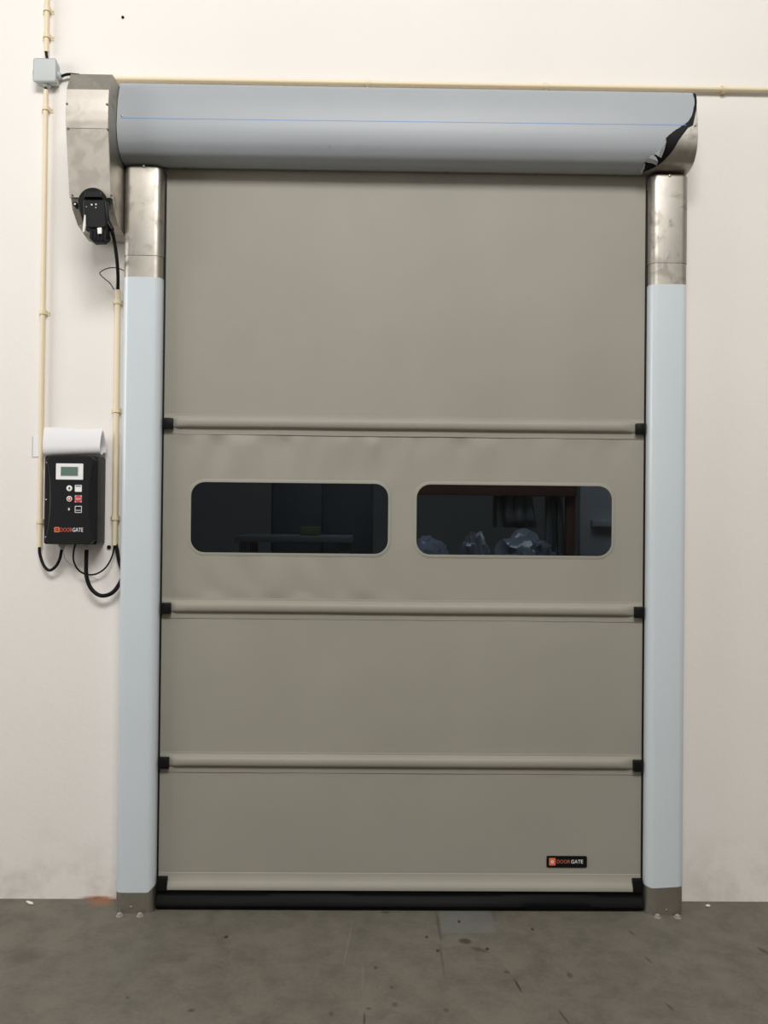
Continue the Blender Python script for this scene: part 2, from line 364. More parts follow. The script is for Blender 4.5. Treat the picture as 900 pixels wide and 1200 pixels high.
# ------------------------------------------------------------------ guide posts
ZS = 2.3615; ZF = 2.2834           # cap seam, top of the film
def post_profile(x0, x1, y0, y1, r, off=0.0, n=6):
    """outline (x, y) of a post, open at the wall: outer back -> front rounded corners -> inner back"""
    x0 -= off; x1 += off; y0 -= off; out = [(x0, y1)]
    for cx, a0 in ((x0+r+off, 180), (x1-r-off, 270)):
        for k in range(n+1):
            a = math.radians(a0+90*k/n); out.append((cx+(r+off)*math.cos(a), y0+(r+off)+(r+off)*math.sin(a)))
    out.append((x1, y1)); return out
def make_post(x0, x1, side, label):
    t = thing('guide_post', label, 'door post', ((x0+x1)/2, (YP)/2, 0), 'side posts of the roll-up door')
    R_ = 0.026
    def seg(name, z0, z1, m, off=0.0, bottom=None):
        pr = post_profile(x0, x1, YP, -0.001, R_, off); bm = BM()
        loft(bm, [[(x, y, z0+(bottom(x) if bottom else 0)) for x, y in pr], [(x, y, z1) for x, y in pr]])
        return obj(name, bm, m, t)
    seg('post_body', 0.0, ZS-0.0012, STEEL_D)
    # cap with softened top edge
    pr = post_profile(x0, x1, YP, -0.001, R_, 0.0012); bm = BM(); rings = [[(x, y, ZS) for x, y in pr]]
    cx, cy = (x0+x1)/2, -0.001
    for k in range(6):
        a = PI/2*k/5; ins = 0.014*(1-math.cos(a)); z = ZTOP-0.016+0.014*math.sin(a)
        rings.append([(cx+(x-cx)*(1-ins/(0.5*(x1-x0))), cy+(y-cy)*(1-ins/abs(YP)), z) for x, y in pr])
    obj('post_cap', loft(bm, rings), STEEL, t)
    if side < 0: bot = lambda x: 0.0 if x < x1-0.02 else 0.018*(x-(x1-0.02))/0.02
    else: bot = lambda x: 0.022+0.008*(x-x0)/(x1-x0)+0.006*max(0, 1-(x-x0)/0.02)
    f = seg('protective_film', 0.074, ZF, FILM, 0.0011, bot); f['label'] = 'pale blue protective film'
    xi = x1 if side < 0 else x0-SEAL
    bm = BM(); box(bm, xi+0.0012 if side < 0 else xi, xi+SEAL if side < 0 else xi+SEAL-0.0012, Y0-0.012, -0.001, 0.0, ZTOP-0.05, 0.001)
    obj('brush_seal', bm, BLACKM, t)
    xc = P(168.3, 195, YP).x if side < 0 else P(785, 206, YP).x
    zc = P(168.3, 195, YP).z if side < 0 else P(785, 206, YP).z
    screw('screw', (xc, YP-0.0012, zc), (0, -1, 0), 0.0055, t)
    p = P(153.4, 1063.3, YP) if side < 0 else P(781, 1067, YP)
    screw('screw', (p.x, YP, p.z), (0, -1, 0), 0.0052, t)
    for u, v in (((140, 1073.5), (164, 1073.5)) if side < 0 else ((770.5, 1075), (794, 1075.5))):
        q = PF(u, v); q.y = min(q.y, YP-0.014)
        bm = BM(); lathe(bm, (q.x, q.y, 0), (0, 0, 1), [(0, 0.0125), (0.002, 0.0125), (0.0022, 0.009)], 18)
        lathe(bm, (q.x, q.y, 0.002), (0, 0, 1), [(0, 0.009), (0.007, 0.009), (0.008, 0.0078)], 6)
        lathe(bm, (q.x, q.y, 0.009), (0, 0, 1), [(0, 0.005), (0.0025, 0.005), (0.003, 0.004)], 12)
        obj('anchor_bolt', bm, BOLT, t)
    return t
make_post(XL, XLI, -1, 'steel guide post with pale blue film below the motor housing')
make_post(XRI, XR, 1, 'steel guide post with pale blue film below torn end of roller cover')

# ------------------------------------------------------------------ roller cover
def zat(v, Y, u=141): return P(u, v, Y).z
raw = [(-0.001, zat(97.5, -0.150)), (-0.132, zat(97.5, -0.150)), (-0.150, zat(98.5, -0.150)), (-0.168, zat(108, -0.168)), (-0.180, zat(122, -0.18)), (-0.186, zat(140, -0.186)),
       (-0.185, zat(153, -0.185)), (-0.178, zat(164, -0.178)), (-0.165, zat(173, -0.165)), (-0.148, zat(181, -0.148)), (-0.126, zat(187, -0.126)), (-0.104, 2.6945), (-0.068, 2.6925), (-0.066, 2.698), (-0.066, 2.80), (-0.001, 2.80)]
CVX0 = XL-0.0015; CVX1 = P(818, 145, -0.186).x
_m = smooth_path([(0, y, z) for y, z in raw[1:13]], 5)
prof = [raw[0]] + [(p.y, p.z) for p in _m] + raw[13:]
def cover_hit(u, v):
    d = ray(u, v); best = None
    for i in range(len(prof)-4):
        (ya, za), (yb, zb) = prof[i], prof[i+1]
        # CAM + d s : solve (y,z) on the segment
        den = d.y*(zb-za)-d.z*(yb-ya)
        if abs(den) < 1e-9: continue
        s_ = ((ya-CAM.y)*(zb-za)-(za-CAM.z)*(yb-ya))/den
        y = CAM.y+d.y*s_; z = CAM.z+d.z*s_
        k = ((y-ya)*(yb-ya)+(z-za)*(zb-za))/((yb-ya)**2+(zb-za)**2)
        if -1e-3 <= k <= 1.001 and (best is None or s_ < best[0]): best = (s_, CAM.x+d.x*s_, i+k)
    return best
def cover_pt(s_, x, off=0.0):
    i = max(0, min(len(prof)-2, int(s_))); k = s_-i; (ya, za), (yb, zb) = prof[i], prof[i+1]
    n = Vector((0, -(zb-za), yb-ya)).normalized()
    # blend the normal with the neighbours for a smooth offset
    def nn(j):
        j = max(0, min(len(prof)-2, j)); (a, b), (c, d) = prof[j], prof[j+1]; return Vector((0, (d-b), -(c-a))).normalized()
    n = nn(i).lerp(nn(i+1), max(0, k-0.5)).lerp(nn(i-1), max(0, 0.5-k)).normalized()
    return Vector((x, ya+(yb-ya)*k, za+(zb-za)*k)) + n*off
rc = thing('roller_cover', 'long rounded metal roller cover in pale blue film, torn at one end', 'roller cover', ((CVX0+CVX1)/2, -0.09, 2.69))
bm = BM(); loft(bm, [[(x, y, z) for y, z in prof] for x in (CVX0, CVX1)]); obj('cover_shell', bm, STEEL, rc, angle=40)
edge_f = [(809, 106.5), (812, 112), (813.5, 117), (813.6, 122), (812, 130), (810, 137), (806, 143), (797, 149), (790, 153.5), (783, 159), (779.5, 163), (778, 172), (769, 181), (756, 187), (755, 191), (755, 196), (753, 200), (751, 202)]
edge_b = [(813, 106.8), (816, 113), (816.5, 120), (816, 128), (814, 138), (812, 147), (806, 150), (800, 158), (795, 165), (787, 178), (778, 188), (770, 194), (760, 199), (752, 202.5)]
def edge_fn(es):
    q = []
    for u, v in es:
        h = cover_hit(u, v)
        if h: q.append((h[2], h[1]))
    q.sort()
    def f(s_):
        if s_ <= q[0][0]: return q[0][1]
        for (a, b), (c, d) in zip(q, q[1:]):
            if a <= s_ <= c: return b+(d-b)*(s_-a)/max(1e-9, c-a)
        return q[-1][1]
    return f
ef, eb = edge_fn(edge_f), edge_fn(edge_b)
S0, S1, NS = 4.0, 1+5*10.6, 120
def strip(name, fa, fb, off, m, parent, nx=2, thick=0.0008, s0=S0, s1=S1, ns=NS, jag=0.0):
    bm = BM(); top = []; low = []
    for i in range(ns+1):
        s_ = s0+(s1-s0)*i/ns; a = fa(s_); b = fb(s_)+jag*noise.noise(Vector((s_*1.8, 3, 0)))
        b = max(b, a+0.0002)
        top.append([bm.verts.new(cover_pt(s_, a+(b-a)*j/nx, off)) for j in range(nx+1)])
        low.append([bm.verts.new(cover_pt(s_, a+(b-a)*j/nx, off-thick)) for j in range(nx+1)])
    for i in range(ns):
        for j in range(nx):
            bm.faces.new((top[i][j], top[i][j+1], top[i+1][j+1], top[i+1][j])); bm.faces.new((low[i][j], low[i+1][j], low[i+1][j+1], low[i][j+1]))
        bm.faces.new((top[i][0], top[i+1][0], low[i+1][0], low[i][0])); bm.faces.new((top[i][nx], low[i][nx], low[i+1][nx], top[i+1][nx]))
    return obj(name, bm, m, parent, angle=50)
film = strip('protective_film', lambda s_: CVX0+0.001, ef, 0.0022, FILM_R, rc, 2, 0.0008, jag=0.003); film['label'] = 'pale blue protective film with torn edge'
strip('film_backing', lambda s_: ef(s_)-0.02, eb, 0.0013, BACKING, rc, 2, 0.0008)['label'] = 'black underside of the torn film'
hl = cover_hit(141, 138.7)[2]; hr = cover_hit(800, 147.5); 
def line_strip():
    bm = BM(); a = []; b = []
    for k in range(41):
        u = 141+(804-141)*k/40; h = cover_hit(u, 138.7+(147-138.7)*k/40)
        ds = 0.0011/math.dist(prof[int(h[2])], prof[int(h[2])+1])
        a.append(bm.verts.new(cover_pt(h[2]-ds, h[1], 0.0027))); b.append(bm.verts.new(cover_pt(h[2]+ds, h[1], 0.0027)))
    for i in range(40): bm.faces.new((a[i], a[i+1], b[i+1], b[i]))
    return obj('printed_line', bm, BLUE, film)
line_strip()
def flap(pts, lift):
    bm = BM(); vs = []
    for (u, v), l in zip(pts, lift):
        h = cover_hit(u, v); vs.append(cover_pt(h[2], h[1], 0.003+l))
    c = sum(vs, Vector())/len(vs)+Vector((0, -0.006, 0.002)); cv = bm.verts.new(c); V = [bm.verts.new(p) for p in vs]
    for i in range(len(V)): bm.faces.new((V[i], V[(i+1) % len(V)], cv))
    bmesh.ops.solidify(bm, geom=bm.faces[:], thickness=0.0006)
    return obj('torn_flap', bm, FLAP, film, angle=12)
flap([(780, 161), (779, 168), (777, 176), (774, 184), (770, 182), (767, 179.5), (773, 175), (777, 167)], [0, .012, .010, .008, .012, .002, .001, .0])
flap([(754, 188), (759, 184), (764, 181), (768, 183), (770, 187), (769, 191.5), (764, 189.5), (758, 189)], [.004, .008, .002, .004, .012, .010, .009, .006])
flap([(739, 203), (745, 201.4), (752, 201.2), (755, 196), (756, 190), (753, 199.5), (751, 203), (745, 203.6)], [.001, .002, .003, .004, .003, .006, .004, .002])
for u, v in ((143.2, 136), (814.5, 147), (177, 165), (386, 171)):
    h = cover_hit(u, v)
    if h:
        c = cover_pt(h[2], h[1], 0.0022); n = (cover_pt(h[2], h[1], 0.01)-cover_pt(h[2], h[1], 0)).normalized()
        screw('screw', c, n, 0.0038 if u in (143.2, 814.5) else 0.002, rc)

# ------------------------------------------------------------------ motor housing and motor
HXa = P(77.3, 130, -0.27).x; HXb = XL+0.0185
hz = lambda v, Y: P(105, v, Y).z
hp = [(-0.001, hz(87, -0.232)), (-0.232, hz(87, -0.232)), (-0.266, hz(105, -0.266)), (-0.2705, hz(117, -0.27)), (-0.2725, hz(130, -0.27)), (-0.2715, hz(142, -0.27)), (-0.268, hz(151, -0.268)), (-0.228, hz(232, -0.228)), (-0.215, hz(232.5, -0.215)),
      (-0.200, hz(246, -0.20)), (-0.150, hz(264, -0.15)), (-0.075, hz(277, -0.075)), (-0.035, hz(283, -0.035)), (-0.001, hz(284, -0.001))]
HXb = min(P(129.3, 130, -0.27).x, XL-0.0025)
mh = thing('motor_housing', 'angular stainless steel motor housing at the end of the roller cover', 'motor housing', ((HXa+HXb)/2, -0.12, hp[-1][1]))
bm = BM(); loft(bm, [[(x, y, z) for y, z in hp] for x in (HXa, HXb)])
bmesh.ops.bevel(bm, geom=[e for e in bm.edges if len(e.link_faces) == 2 and e.calc_face_angle(0) > 0.15], offset=0.002, segments=1, affect='EDGES')
obj('housing_body', bm, STEEL_D, mh, angle=12)
# two bolted front plates
def front_pt(x, z):
    for (ya, za), (yb, zb) in zip(hp, hp[1:]):
        if min(za, zb)-1e-6 <= z <= max(za, zb)+1e-6 and abs(za-zb) > 1e-5 and ya <= -0.2: return ya+(yb-ya)*(z-za)/(zb-za)
    return -0.2
def fplate(name, z0, z1, xa, xb):
    bm = BM(); zs = [z0+(z1-z0)*k/24 for k in range(25)]
    loft(bm, [[(xa, front_pt(0, z)-0.0002, z), (xb, front_pt(0, z)-0.0002, z), (xb, front_pt(0, z)-0.0026, z), (xa, front_pt(0, z)-0.0026, z)] for z in zs]); return obj(name, bm, STEEL_H, mh, angle=25)
ZPL = hz(151, -0.268)
fplate('front_plate', ZPL+0.0008, hz(105, -0.266)-0.001, HXa+0.0015, HXb-0.0015)
fplate('front_plate', hz(232, -0.228)+0.001, ZPL-0.0008, HXa+0.0015, HXb-0.0015)
for u, v in ((78.7, 122), (125.5, 122.5), (79.5, 150.5), (126, 151), (84.5, 228.5), (130.3, 228.5)):
    Y = -0.27 if v < 152 else -0.232
    p = P(u, v, Y-0.003); screw('screw', (p.x, front_pt(0, p.z)-0.0025, p.z), (0, -1, 0), 0.0042, mh).data.materials[0] = DSCREW
p = P(137.4, 266.5, -0.12)
mo = thing('door_motor', 'black plastic drive motor below the steel housing with dangling cable', 'motor', P(109, 283, -0.2))
YM = -0.252
def outl(px, Y): return [(P(u, v, Y).x, P(u, v, Y).z) for u, v in px]
arch = [(108+17.3*math.cos(math.radians(a)), 236.5-17.3*math.sin(math.radians(a))) for a in range(0, 181, 12)]
arch = arch + [(91.5, 244), (95, 256), (98, 266), (102, 271), (123, 271), (127.5, 268), (128, 262), (126.5, 246)]
def taperplate(bm, px, Y, Yb, ins):
    o = outl(px, Y); cx = sum(p[0] for p in o)/len(o); cz = sum(p[1] for p in o)/len(o)
    rings = [[(x, Yb, z) for x, z in o], [(x, Y+0.004, z) for x, z in o], [(cx+(x-cx)*ins, Y, cz+(z-cz)*ins) for x, z in o]]
    return loft(bm, rings)
obj('motor_case', taperplate(BM(), arch, -0.246, -0.232, 0.94), BLACK, mo)
obj('motor_neck', taperplate(BM(), [(97, 248), (124, 248), (124, 268), (101, 268)], -0.233, -0.206, 0.99), BLACK, mo)
bodyp = [(97, 234), (122, 234), (123.5, 246), (124.5, 264), (122, 267), (101, 267), (97.5, 256)]
obj('motor_body', taperplate(BM(), bodyp, -0.268, -0.2465, 0.92), CASE, mo)
top = [(99, 224), (117, 224), (119, 231), (98, 231)]
obj('motor_visor', taperplate(BM(), top, -0.260, -0.2465, 0.9), CASE, mo)
cap = [(104.5, 266), (126, 264), (126.5, 278), (121, 283), (109, 283.5), (104.5, 279)]
bm = taperplate(BM(), cap, -0.262, -0.232, 0.9); obj('motor_end_cap', bm, BLACK, mo)
for k in range(5):
    q = [(106.5+k*4.0, 271), (108+k*4.0, 271), (108+k*3.9, 281), (106.7+k*3.9, 281)]
    obj('cap_rib', taperplate(BM(), q, -0.266, -0.258, 0.95), CASE, mo)
lev = [(98.8, 251), (100.2, 252), (100.4, 264), (98.8, 272), (96.6, 272.5), (97.0, 264)]
obj('release_lever', taperplate(BM(), lev, -0.272, -0.266, 0.95), SCREW, mo, label='bright metal release lever').data.materials[0] = PIN
obj('label_sticker', taperplate(BM(), [(114, 267), (118.7, 266.5), (119, 273.5), (114.5, 274)], -0.2705, -0.262, 0.99), WHITE, mo, label='small white sticker')
for u, v, r in ((107.5, 240, .0032), (112.5, 239.6, .003), (112.3, 243.3, .002), (101.3, 242.3, .0015)):
    p = P(u, v, -0.268); screw('screw', (p.x, -0.268, p.z), (0, -1, 0), r, mo).data.materials[0] = PIN
p = P(87.7, 239, -0.228)
bm = BM(); lathe(bm, (p.x, -0.205, p.z), (0, -1, 0), [(0, .0085), (.022, .0085), (.024, .0075), (.024, .004), (.018, .004)], 20); obj('eyelet', bm, BLACK, mo)
screw('eyelet_pin', (p.x, -0.226, p.z), (0, -1, 0), 0.0048, mo).data.materials[0] = PIN
a, b = P(124.0, 258, -0.240), P(131.6, 269.5, -0.240)
bm = BM(); tube(bm, [a, b], lambda k: 0.0125-0.004*k, 12, False); obj('cable_gland', bm, BLACK, mo)

# ------------------------------------------------------------------ curtain
mpp = 2.943/FPX
ZB = [1.7602, 1.0875, 0.5268]
ct = thing('door_curtain', 'grey beige roll-up fabric door curtain with two vision windows', 'door curtain', ((CX0+CX1)/2, Y0, 0))
def wrinkle(x, z, z_top, z_bot, k):
    v = 0.0012*noise.noise(Vector((x*2.2, z*0.9, k*7.1)))*2
    if k == 1:
        d = z_top-z; wgt = math.exp(-(d/0.11)**2)*min(1, d/0.03)
        env = 0.35+0.65*math.exp(-((x+0.28)/0.38)**2)
        v += wgt*env*0.024*(noise.noise(Vector((x*9.0+d*1.2, d*1.5, 2.0)))+0.4*noise.noise(Vector((x*19, d*3, 5.0))))
        e = z-z_bot; wgt = math.exp(-(e/0.12)**2)*min(1, e/0.03)*math.exp(-((x+0.35)/0.3)**2)
        v += wgt*0.018*noise.noise(Vector((x*9+e*4, e*2, 9.0)))*1.4
    else:
        d = z_top-z; v += 0.002*math.exp(-(d/0.05)**2)*noise.noise(Vector((x*7, d*3, k)))*min(1, d/0.01)
    return v
def panel(z0, z1, k, holes=()):
    bm = BM(); st = 0.016; nx = int((CX1-CX0)/st); nz = max(4, int((z1-z0)/st))
    if not holes:
        g = [[bm.verts.new((CX0+(CX1-CX0)*i/nx, Y0, z0+(z1-z0)*j/nz)) for i in range(nx+1)] for j in range(nz+1)]
        for j in range(nz):
            for i in range(nx): bm.faces.new((g[j][i], g[j][i+1], g[j+1][i+1], g[j+1][i]))
    else:
        pts = []; edges = []
        def near(x, z):
            for h in holes:
                if any((x-a)**2+(z-b)**2 < (st*0.6)**2 for a, b in h): return True
            return False
        def inside(x, z, h):
            c = False
            for (xa, za), (xb, zb) in zip(h, h[1:]+h[:1]):
                if (za > z) != (zb > z) and x < (xb-xa)*(z-za)/(zb-za)+xa: c = not c
            return c
        for j in range(nz+1):
            for i in range(nx+1):
                x, z = CX0+(CX1-CX0)*i/nx, z0+(z1-z0)*j/nz
                if not near(x, z) and not any(inside(x, z, h) for h in holes): pts.append(Vector((x, z)))
        for h in holes:
            b = len(pts); pts += [Vector(q) for q in h]; edges += [(b+i, b+(i+1) % len(h)) for i in range(len(h))]
        vo, eo, fo, *_ = delaunay_2d_cdt(pts, edges, [], 0, 1e-6)
        V = [bm.verts.new((q.x, Y0, q.y)) for q in vo]
        for f in fo:
            cx = sum(vo[i].x for i in f)/len(f); cz = sum(vo[i].y for i in f)/len(f)
            if not any(inside(cx, cz, h) for h in holes): bm.faces.new([V[i] for i in f])
    for v in bm.verts:
        ex = min(1, (v.co.x-CX0)/0.05, (CX1-v.co.x)/0.05)
        wv = wrinkle(v.co.x, v.co.z, z1, z0, k)*max(0, ex)
        for h in holes:
            xs = [q[0] for q in h]; zs = [q[1] for q in h]
            dx = max(min(xs)-v.co.x, v.co.x-max(xs), 0); dz = max(min(zs)-v.co.z, v.co.z-max(zs), 0)
            wv *= min(1, 0.15+math.hypot(dx, dz)/0.05)
        v.co.y -= wv
    return obj('curtain_panel', bm, PVC, ct, angle=80)
def win(u0, u1, v0, v1):
    a = P(u0, (v0+v1)/2, Y0); b = P(u1, (v0+v1)/2, Y0); c = P((u0+u1)/2, v0, Y0); d = P((u0+u1)/2, v1, Y0)
    return a.x, b.x, d.z, c.z
W1 = win(222.6, 456, 564.8, 649); W2 = win(487, 718, 567.8, 652.5)
zt = (W1[3]+W2[3])/2; zb_ = (W1[2]+W2[2])/2
WR = []
for k_, Wn in enumerate((W1, W2)):
    WR.append(rrect(Wn[0], Wn[1], zb_, zt, 0.054, 10))
def dense(h):
    out = []
    for (xa, za), (xb, zb) in zip(h, h[1:]+h[:1]):
        n = max(1, int(math.hypot(xb-xa, zb-za)/0.02)); out += [(xa+(xb-xa)*i/n, za+(zb-za)*i/n) for i in range(n)]
    return out
ZBOT = P(460, 1023.5, Y0).z
panel(ZB[0]+0.036, 2.72, 0); panel(ZB[1]+0.036, ZB[0]-0.036, 1, [dense(h) for h in WR]); panel(ZB[2]+0.036, ZB[1]-0.036, 2); panel(ZBOT, ZB[2]-0.036, 3)
for h in WR:
    bm = BM(); plate(bm, h, Y0-0.0006, Y0+0.0006); pn = obj('vision_window', bm, PANE, ct, label='clear vinyl window pane')
    # welded border around the pane
    def off(o): 
        x0, x1 = min(p[0] for p in h), max(p[0] for p in h); return rrect(x0-o, x1+o, zb_-o, zt+o, 0.054+o, 10)
    bm = BM(); rings = [[(x, y, z) for x, z in off(o)] for o, y in ((-0.004, Y0), (-0.003, Y0-0.0012), (0.006, Y0-0.0015), (0.0085, Y0-0.0003))]
    loft(bm, rings, cap=False); obj('window_border', bm, PVC, pn)
def sleeve(zc, k):
    sec = [(0.038, -0.0004), (0.037, -0.0022), (0.030, -0.0026), (0.027, -0.0060), (0.024, -0.0135), (0.018, -0.0185), (0.010, -0.0205), (0.002, -0.0200), (-0.006, -0.0180), (-0.011, -0.0135), (-0.0135, -0.0070), (-0.0160, -0.0032), (-0.020, -0.0026), (-0.0365, -0.0024), (-0.038, -0.0004)]
    n = 60; rings = []
    for i in range(n+1):
        x = CX0+0.001+(CX1-CX0-0.002)*i/n; w_ = 0.0012*noise.noise(Vector((x*4, k*3.3, 0))); ew = 0.0022*noise.noise(Vector((x*11, k*5.3, 4)))
        # the tube ends short of the edge so that the end caps show
        ins = (x < CX0+0.034 or x > CX1-0.034)
        rings.append([Vector((x, Y0+(max(y, -0.004) if ins else y), zc+dz+w_+(ew*0.6 if j >= len(sec)-2 else 0))) for j, (dz, y) in enumerate(sec)])
    return obj('wind_bar_sleeve', loft(BM(), rings), PVC, ct)
def end_cap(x0, x1, zc, h, y=-0.024):
    return obj('bar_end_cap', box(BM(), x0, x1, Y0+y, Y0-0.003, zc-h, zc+h, 0.003), BLACK, ct, label='black plastic end cap')
for k, zc in enumerate(ZB):
    sleeve(zc, k+1)
    for x0, x1 in ((CX0+0.0005, CX0+0.0365), (CX1-0.0345, CX1-0.0005)):
        end_cap(x0, x1, zc, 0.0200)
# bottom bar in its pocket and the rubber seal under it
ZBB = P(460, 1044, Y0-0.02).z
sec = [(ZBOT+0.002, -0.0004), (ZBOT, -0.003), (ZBOT-0.022, -0.006), (ZBOT-0.030, -0.013), (ZBOT-0.040, -0.0185), (ZBB+0.008, -0.021), (ZBB, -0.020), (ZBB, -0.0005)]
bm = BM(); loft(bm, [[(x, Y0+y, z) for z, y in sec] for x in [CX0+0.001+(CX1-CX0-0.002)*i/30 for i in range(31)]]); obj('bottom_bar', bm, PVC, ct)
zc = (ZBB+P(190, 1028, Y0-.02).z)/2
for x0, x1 in ((CX0+0.0005, CX0+0.0365), (CX1-0.0345, CX1-0.0005)): end_cap(x0, x1, zc-0.002, 0.024)
bm = BM(); rings = []
for i in range(61):
    x = CX0+0.0005+(CX1-CX0-0.001)*i/60; sag = 0.0025*noise.noise(Vector((x*3, 1, 1))); b = 0.004*noise.noise(Vector((x*2.3, 6, 2)))
    h = ZBB-0.001
    rings.append([Vector((x, Y0+y, z)) for z, y in ((h, -0.002), (h, -0.015), (h*0.80, -0.012-b*.3), (h*0.66+sag, -0.016), (h*0.5+sag, -0.027-b), (h*0.28, -0.033-b), (h*0.1, -0.028), (0.0005, -0.018), (0.0005, -0.002))])
obj('bottom_seal', loft(bm, rings), SEALM, ct, label='black rubber bottom seal')
# maker's plate, black with orange emblem and lettering
a = P(640.5, 1009.3, Y0-0.003); b = P(687.8, 1009.3, Y0-0.003); zt_ = P(664, 1002.8, Y0).z; zl = P(664, 1016, Y0).z
sg = obj('maker_sticker', plate(BM(), rrect(a.x, b.x, zl, zt_, 0.005, 4), Y0-0.0012, Y0-0.0044), BLACK, ct, label='black sticker with orange and white lettering')
YS = Y0-0.0044; W_ = b.x-a.x; H_ = zt_-zl
obj('emblem', plate(BM(), rrect(a.x+W_*.06, a.x+W_*.22, zl+H_*.18, zl+H_*.84, 0.003, 3), YS, YS-0.0004), ORANGE, sg)
def d_ring(cx, cz, r0, r1, y, m, parent, name):
    bm = BM(); n = 20
    o = [(cx+r0*math.cos(2*PI*i/n), cz+r0*math.sin(2*PI*i/n)) for i in range(n)]; q = [(cx+r1*math.cos(2*PI*i/n), cz+r1*math.sin(2*PI*i/n)) for i in range(n)]
    loft(bm, [[(x, y, z) for x, z in o], [(x, y-0.0004, z) for x, z in o], [(x, y-0.0004, z) for x, z in q], [(x, y, z) for x, z in q]], cap=False)
    return obj(name, bm, m, parent)
ecx, ecz = a.x+W_*.14, zl+H_*.50
d_ring(ecx, ecz, 0.0052, 0.0026, YS-0.0004, WHITE, sg, 'emblem_ring')
text_mesh('lettering', 'DOOR', ORANGE_D, sg, (a.x+W_*.255, zl+H_*.36), W_*.325, H_*.33, YS)
text_mesh('lettering', 'GATE', WHITE, sg, (a.x+W_*.605, zl+H_*.36), W_*.295, H_*.33, YS)

# ------------------------------------------------------------------ conduits on the wall
YC = -0.017
def conduit(name, label, a, b, r, clips):
    a, b = Vector(a), Vector(b); base = min((a, b), key=lambda p: p.z)
    t = thing(name, label, 'conduit', base); d = (b-a).normalized()
    bm = BM(); n = 14
    tube(bm, [a+(b-a)*i/n for i in range(n+1)], r, 14, False); obj('pipe', bm, COND, t)
    for c in clips:
        c = Vector(c); bm = BM()
        side = d.cross(Vector((0, 1, 0))).normalized()
        # saddle: half ring over the pipe and two feet on the wall
        sec = []
        for k in range(13):
            an = PI*k/12; sec.append((math.cos(an)*(r+0.0018), -math.sin(an)*(r+0.0018)))
        foot = abs(YC)-0.0008
        path = [(r+0.013, foot), (r+0.0018, foot)] + sec + [(-r-0.0018, foot), (-r-0.013, foot)]
        inner = [(r+0.013, foot-0.0015), (r+0.0033, foot-0.0015)] + [(x*(1+0.0015/r), y*(1+0.0015/r)) for x, y in sec] + [(-r-0.0033, foot-0.0015), (-r-0.013, foot-0.0015)]
        ring = path+inner[::-1]
        loft(bm, [[c+side*x+Vector((0, y, 0))+d*s_ for x, y in ring] for s_ in (-0.008, 0.008)])
        cl = obj('clip', bm, COND, t)
        for sg_ in (-1, 1): screw('screw', c+side*sg_*(r+0.0085)+Vector((0, foot-0.0015, 0)), (0, -1, 0), 0.0026, cl)
    return t
def PC(u, v): return P(u, v, YC)
xA = PC(53.5, 30).x
q = PC(48, 640); xA = (xA+q.x)/2
def vz(v, u=50): return PC(u, v).z
conduit('conduit', 'cream plastic conduit running up from the grey junction box', (xA, YC, vz(61)), (xA, YC, 3.75), 0.0085, [(xA, YC, vz(11)), (xA, YC, vz(42))])
conduit('conduit', 'long cream conduit between junction box and control box', (xA, YC, vz(641)), (xA, YC, vz(105.5)), 0.0085, [(xA, YC, vz(127)), (xA, YC, vz(366)), (xA, YC, vz(611))])
xB = PC(136.3, 480).x
conduit('conduit', 'cream conduit close beside the film-covered guide post', (xB, YC, vz(639, 136)), (xB, YC, vz(340, 137)), 0.0100, [(xB, YC, vz(354, 137)), (xB, YC, vz(481, 136)), (xB, YC, vz(607, 136))])
zA = (PC(150, 93.6).z+PC(890, 104.3).z)/2
conduit('conduit', 'horizontal cream conduit running above the roller cover', (PC(112, 93).x, YC, zA), (3.2, YC, zA), 0.0085, [(PC(u, 98).x, YC, zA) for u in (431, 640, 848)])

# junction box
p0, p1 = P(38.6, 67.6, -0.042), P(65.6, 96, -0.042)
jb = thing('junction_box', 'small square grey plastic junction box on the wall', 'junction box', ((p0.x+p1.x)/2, -0.03, p1.z))
obj('box_body', box(BM(), p0.x+.002, p1.x-.002, -0.030, -0.0005, p1.z+.002, p0.z-.002, 0.008, 3), JBOX, jb)
obj('box_lid', box(BM(), p0.x, p1.x, -0.043, -0.030, p1.z, p0.z, 0.009, 4), JBOX, jb)
cz = (p0.z+p1.z)/2; cx = (p0.x+p1.x)/2
for c, ax in (((p1.x-.002, -0.016, cz-.008), (1, 0, 0)), ((p0.x+.002, -0.016, cz), (-1, 0, 0)), ((cx, -0.016, p1.z+.002), (0, 0, -1)), ((cx, -0.016, p0.z-.002), (0, 0, 1))):
    obj('cable_entry', lathe(BM(), c, ax, [(0, .0145), (.007, .0135), (.010, .010), (.012, .006)], 18), JBOX, jb)
def cable(name, label, pts, r, m=BLACKM):
    o = obj(name, tube(BM(), pts, r, 10), m); return tag(o, label, 'cable')
cable('cable', 'short black cable between conduit and top of junction box', [(xA, YC, vz(58)), (xA, YC-.002, vz(63)), (cx, -0.016, p0.z+0.006)], 0.005)
cable('cable', 'short black cable under the junction box', [(cx, -0.016, p1.z-0.006), (xA, YC-.002, vz(102)), (xA, YC, vz(110))], 0.005)
jr = P(70, 89.5, -0.026)
cable('cable', 'short black cable from junction box behind the motor housing', [(p1.x+0.011, -0.016, cz-0.010), P(74, 88.6, -0.018), P(81, 87, -0.018), P(93, 88, -0.018)], 0.005)

